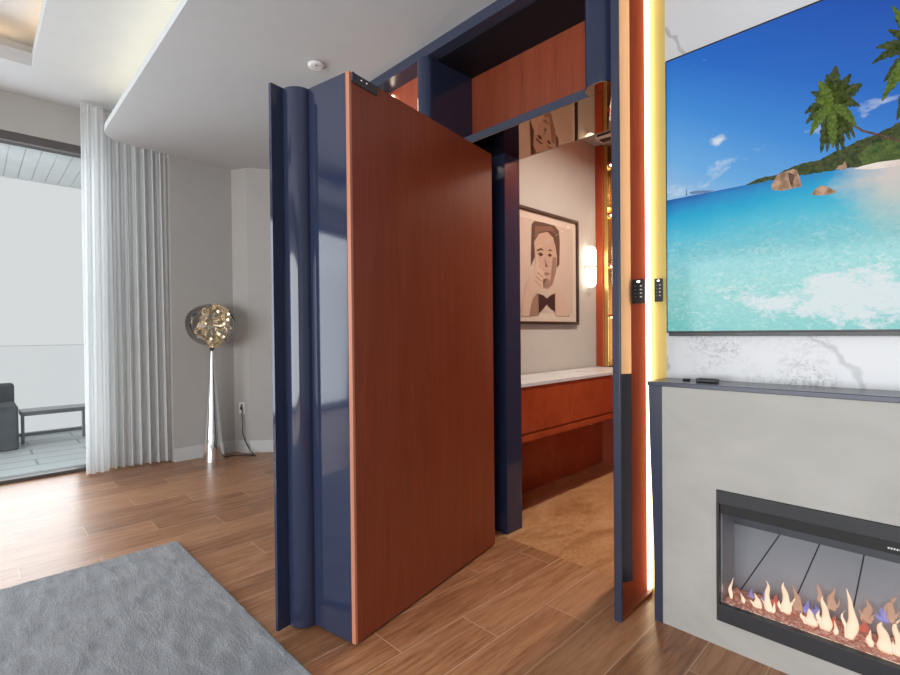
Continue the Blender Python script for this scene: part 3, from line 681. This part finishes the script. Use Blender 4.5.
# ------------------------------------------------------------------ hall: vanity, sconce, portrait, shelves, vent
va = thing('floating_vanity', (-2.05, 3.4, .537), 'floating red cherry vanity cabinet with white marble top in the hall', 'vanity')
vx, vy0, vy1 = -1.90, 2.487, 4.185
MB().box((-2.19, vy0, .56), (vx-.018, vy1, .892), .001).build('cabinet_body', CHERRY_RED, va)
for k, (a, b) in enumerate(((vy0, 3.091), (3.096, 3.70), (3.705, vy1))):
    MB().box((vx-.018, a, .592), (vx, b, .889), .0015).build('drawer_front', CHERRY_RED, va)
MB().box((-2.19, vy0, .537), (vx+.004, vy1, .577), .001).build('bottom_rail', CHERRY_RED, va)
MB().box((-2.19, vy0, .8925), (vx+.010, vy1, .917), .002).build('countertop', MARBLE, va)
MB().box((-2.284, 2.605, .886), (-2.19, vy1, .917)).build('rear_ledge', MARBLE, va)
p = atX(594, 424, -1.91)
MB().ball((-1.93, p.y, .532), .02, 2, (1.0, 2.2, .55)).build('small_fitting', CHROME, va)  # small pale fitting of unclear use under the vanity
SX = -2.25; SY = atX(591, 268, SX).y; SR = .046
sc = thing('wall_sconce', (-2.3, SY, 1.63), 'glowing pill shaped glass wall sconce with a thin brass middle band', 'sconce')
def pill(z0, z1, r, bottom):
    m = MB(); pr = []
    if bottom: pr = [(r*math.sin(a), z0+r-r*math.cos(a)) for a in [math.pi/2*k/8 for k in range(9)]] + [(r, z1)]
    else: pr = [(r, z0)] + [(r*math.cos(a), z1-r+r*math.sin(a)) for a in [math.pi/2*k/8 for k in range(9)]]
    pr = [(max(q, .002), z) for q, z in pr]
    return m.lathe(pr, (SX, SY, 0), 28)
pill(1.645, 1.826, SR, True).build('lower_globe', SCONCE_E, sc); pill(1.838, 2.02, SR, False).build('upper_globe', SCONCE_E, sc)
MB().lathe([(SR+.002, 1.826), (SR+.002, 1.838)], (SX, SY, 0), 28).build('middle_band', BRASS, sc)
MB().box((-2.3, SY-.025, 1.815), (-2.25, SY+.025, 1.85), .003).build('wall_plate', BRASS, sc)

PXW = -2.2995
pf = thing('framed_portrait', (PXW, 3.4, 1.305), 'black framed monochrome portrait of a man in a bow tie on the hall wall', 'picture')
py0, py1, pz0, pz1 = 2.86, 3.842, 1.308, 2.222
FR = plain('dark_brown_frame', (.04, .02, .016), .35)
m = MB(); tk = .024
m.box((-2.3, py0, pz0), (-2.27, py1, pz0+tk), .002); m.box((-2.3, py0, pz1-tk), (-2.27, py1, pz1), .002)
m.box((-2.3, py0, pz0+tk), (-2.27, py0+tk, pz1-tk)); m.box((-2.3, py1-tk, pz0+tk), (-2.27, py1, pz1-tk))
m.build('frame', FR, pf)
pr = MB(); X0 = -2.288
def ppoly(pts, mi, k):
    pr.poly([atX(510+x/4.825, 195+y/4.825, -2.286) + Vector((.0005*k, 0, 0)) for x, y in pts], mi)
pr.poly([(X0, py0+tk, pz0+tk), (X0, py1-tk, pz0+tk), (X0, py1-tk, pz1-tk), (X0, py0+tk, pz1-tk)], 0)
yy0, yy1, zz0, zz1 = py0+.08, py1-.075, pz0+.09, pz1-.085
pr.poly([(X0+.001, yy0, zz0), (X0+.001, yy1, zz0), (X0+.001, yy1, zz1), (X0+.001, yy0, zz1)], 1)
ppoly([(100, 345), (104, 140), (118, 125), (160, 133), (215, 148), (236, 175), (240, 230), (238, 335), (226, 352), (205, 250), (140, 250)], 2, 2)
ppoly([(116, 225), (140, 186), (180, 178), (206, 205), (218, 245), (226, 300), (223, 370), (205, 432), (178, 455), (150, 440), (130, 385), (120, 310)], 3, 3)
ppoly([(128, 262), (150, 256), (164, 268), (150, 266), (130, 272)], 2, 5); ppoly([(178, 268), (195, 262), (206, 272), (190, 270)], 2, 5)
ppoly([(132, 284), (148, 276), (160, 288), (148, 298)], 2, 5); ppoly([(180, 288), (192, 282), (202, 292), (190, 300)], 2, 5)
ppoly([(164, 300), (170, 345), (182, 348), (176, 330)], 4, 5); ppoly([(150, 378), (175, 372), (196, 380), (176, 390)], 4, 5)
ppoly([(55, 585), (58, 530), (70, 455), (92, 395), (118, 360), (124, 285), (134, 290), (138, 350), (160, 368), (170, 398), (160, 440), (140, 462), (112, 490), (96, 545), (92, 585)], 5, 6)
for a, b in (((128, 372), (158, 396)), ((122, 392), (154, 418)), ((118, 412), (146, 440))): ppoly([(a[0], a[1]-2), (b[0], b[1]-2), (b[0], b[1]+3), (a[0], a[1]+2)], 4, 7)
ppoly([(205, 300), (222, 300), (221, 370), (204, 432), (180, 454), (196, 400)], 4, 4)
ppoly([(120, 150), (200, 152), (222, 190), (190, 172), (140, 180), (118, 214)], 7, 4)
ppoly([(172, 330), (182, 346), (168, 348)], 7, 6)
ppoly([(140, 288), (147, 281), (153, 288), (146, 293)], 6, 6); ppoly([(186, 289), (192, 284), (198, 291), (191, 296)], 6, 6)
ppoly([(158, 410), (172, 400), (188, 408), (188, 440), (174, 450), (160, 442)], 4, 6)
ppoly([(135, 476), (160, 484), (176, 500), (194, 484), (216, 474), (216, 562), (196, 548), (178, 526), (158, 552), (138, 572)], 6, 7)
ppoly([(92, 585), (110, 500), (134, 470), (140, 580)], 4, 4); ppoly([(216, 500), (222, 450), (260, 500), (285, 560), (290, 585), (220, 585)], 5, 4)
gp = lambda n, c: plain(n, lin(c), .6, var=.04)
pr.build('print', [gp('print_mount', (214, 200, 186)), gp('print_ground', (200, 182, 168)), gp('print_hair', (92, 62, 50)), gp('print_face', (190, 160, 142)), gp('print_shade', (150, 118, 102)), gp('print_hand', (202, 176, 158)), gp('print_bow_tie', (66, 34, 32)), gp('print_hair_sheen', (124, 90, 74))], pf, fix=False)
MB().box((-2.2765, py0+tk, pz0+tk), (-2.2745, py1-tk, pz1-tk)).build('glazing', clear('picture_glass', (.98, .98, .98), .04), pf)

cab = thing('display_shelf_unit', (-1.9, 4.2, .917), 'lit cherry and brass display shelving at the far end of the hall', 'shelving')
MB().box((-2.299, 4.19, .918), (-2.23, 4.269, 2.975), .002).build('side_stile', CHERRY_RED, cab)
MB().box((-2.23, 4.21, .918), (-2.185, 4.269, 2.975), .002).build('brass_trim', BRASS, cab)
MB().box((-2.185, 4.262, .918), (-1.2, 4.269, 2.975)).build('back_panel', BRONZE, cab)
for z in (1.38, 1.85, 2.32, 2.78):
    MB().box((-2.185, 4.20, z), (-1.2, 4.262, z+.02), .002).build('shelf', CHERRY_RED, cab)
    MB().lathe([(.014, -.012), (.018, 0)], (-2.15, 4.225, z), 16).build('spotlight', SPOT_E, cab)
area('shelf_glow', (-2.0, 4.21, 2.3), (-2.3, 4.26, 1.7), .05, .9, 1.2, (1, .75, .4))
vt = thing('ceiling_vent', (-1.9, 3.95, 2.92), 'white linear air vent at the hall ceiling seen under the lintel', 'vent')
MB().box((-2.14, 3.90, 2.918), (-1.4, 4.04, 2.979), .003).build('vent_frame', WHITEP, vt)
MB().box((-2.12, 3.8985, 2.934), (-1.42, 3.90, 2.954)).build('slot', BLACK, vt)
MB().box((-2.12, 3.93, 2.9165), (-1.42, 4.01, 2.918)).build('slot', BLACK, vt)

# ------------------------------------------------------------------ floor lamp with smoky globe
LX, LY = -5.105, 1.70
lp = thing('floor_lamp', (LX, LY, 0), 'chrome cone floor lamp with smoky mirrored globe beside the curtain', 'floor lamp')
MB().lathe([(.108, 0), (.108, .004), (.085, .22), (.060, .50), (.034, .82), (.014, 1.08), (.012, 1.10)], (LX, LY, 0), 48).build('cone_stand', CHROME, lp)
MB().lathe([(.016, 1.10), (.024, 1.105), (.024, 1.125), (.034, 1.13), (.03, 1.145)], (LX, LY, 0), 24).build('socket', DGREY, lp)
GC = (LX, LY, 1.352)
m = MB(); t = bmesh.new(); bmesh.ops.create_icosphere(t, subdivisions=5, radius=1)
for v in t.verts:
    c = v.co.copy(); k = 1 + .06*noise.noise(c*1.1+Vector((3, 1, 2)))
    zf = .205 if c.z > 0 else .212
    v.co = Vector((GC[0]+c.x*.235*k, GC[1]+c.y*.240*k, GC[2]+c.z*zf*k))
m.add(t, 0, True); m.build('globe_shade', SMOKE, lp)
m = MB(); t = bmesh.new(); bmesh.ops.create_icosphere(t, subdivisions=5, radius=1)
for v in t.verts:
    c = v.co.copy(); k = 1 + .42*noise.noise(c*1.9+Vector((8, 4, 1))) + .14*noise.noise(c*4.5)
    v.co = Vector((GC[0]+c.x*.12*k+.012, GC[1]+c.y*.15*k+.02, GC[2]-.01+c.z*.18*k))
m.add(t, 0, True)
m.build('melted_inner_reflector', clear('melted_gold_mirror', (.95, .925, .88), .5, .07, (1, .93, .80)), lp)
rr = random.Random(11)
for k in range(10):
    MB().ball((GC[0]+.09+.03*rr.uniform(-1, 1), GC[1]+.02+.10*rr.uniform(-1, 1), GC[2]+.15*rr.uniform(-1, 1)), rr.uniform(.007, .015), 2, (1, 1, 1)).build('glint_bead', emis('lamp_glint', (1, .88, .66), 3), lp)  # glowing beads added as glints on the inner reflector
cpts = [(LX-.05, LY+.10, .006), (LX-.02, LY+.22, .006), (-5.03, 2.02, .007), (-4.95, 2.06, .007), (-5.04, 2.0, .012), (-5.08, 1.95, .008), (-5.0, 2.05, .014), (-5.10, 2.06, .04), (-5.165, 2.04, .12), (-5.19, 2.02, .22), (-5.175, 2.02, .32), (-5.2, 2.02, .40), (-5.205, 2.03, .46)]
def smooth(pts, k=6):
    pts = [Vector(p) for p in pts]; out = []
    for i in range(len(pts)-1):
        p0, p1, p2, p3 = pts[max(i-1, 0)], pts[i], pts[i+1], pts[min(i+2, len(pts)-1)]
        for j in range(k):
            t = j/k; out.append(.5*((2*p1)+(-p0+p2)*t+(2*p0-5*p1+4*p2-p3)*t*t+(-p0+3*p1-3*p2+p3)*t**3))
    return out+[pts[-1]]
cord = MB().tube(smooth(cpts), .005, 6).build('power_cord', BLACK, lp); cord['label'] = 'black power cord'
MB().box((-5.222, 2.008, .455), (-5.204, 2.030, .485), .004).build('plug', BLACK, lp)
ot = thing('wall_outlet', (-5.235, 2.03, .44), 'white wall outlet on the column holding the lamp plug', 'outlet')
a_, b2 = Vector((*A, 0)), Vector((*B_, 0)); dv = (b2-a_).normalized(); nv_ = Vector((dv.y, -dv.x, 0)); cpt = a_+dv*.10
q = [cpt-dv*.036, cpt+dv*.036, cpt+dv*.036+nv_*.006, cpt-dv*.036+nv_*.006]
MB().prism([(v.x, v.y) for v in q], .41, .53).build('faceplate', WHITEP, ot)
q = [cpt-dv*.012+nv_*.006, cpt+dv*.012+nv_*.006, cpt+dv*.012+nv_*.008, cpt-dv*.012+nv_*.008]
MB().prism([(v.x, v.y) for v in q], .485, .51).build('socket', DGREY, ot)

# ------------------------------------------------------------------ rug, smoke detector
bm = bmesh.new(); nx, ny = 170, 150; x0, x1, y0, y1 = -3.235, .9, -2.6, .862; g = []
for j in range(ny+1):
    row = []
    for i in range(nx+1):
        # denser near the two visible edges
        s = (i/nx)**1.5; t = 1-(1-j/ny)**1.5
        t = 1-((1-j/ny)**1.5); x = x0+(x1-x0)*s; yv = y0+(y1-y0)*t
        e = min(i, nx-i, j, ny-j)
        z = .017 + .004*noise.noise(Vector((x*9, yv*16, 0))) + .003*noise.noise(Vector((x*60, yv*60, 3)))
        if e == 0: z = .001
        if e == 1: z *= .75
        jx = .006*noise.noise(Vector((x*50, yv*50, 7))) if e < 2 else 0
        row.append(bm.verts.new((x+jx, yv+jx, z)))
    g.append(row)
for j in range(ny):
    for i in range(nx):
        f = bm.faces.new((g[j][i], g[j][i+1], g[j+1][i+1], g[j+1][i])); f.smooth = True
k = MB(); k.bm.free(); k.bm = bm
tag(k.build('area_rug', RUG), 'grey short pile area rug on the plank floor', 'rug')
sd = thing('smoke_detector', (-2.86, 1.62, H), 'small white round smoke detector on the ceiling above the open door', 'smoke detector')
MB().lathe([(.050, -.001), (.053, -.004), (.053, -.014), (.046, -.022), (.030, -.024), (.004, -.024)][::-1], (-2.86, 1.62, H), 32).build('detector_body', WHITEP, sd)
MB().lathe([(.006, -.0265), (.007, -.024)], (-2.835, 1.605, H), 12).build('test_button', PEWTER, sd)
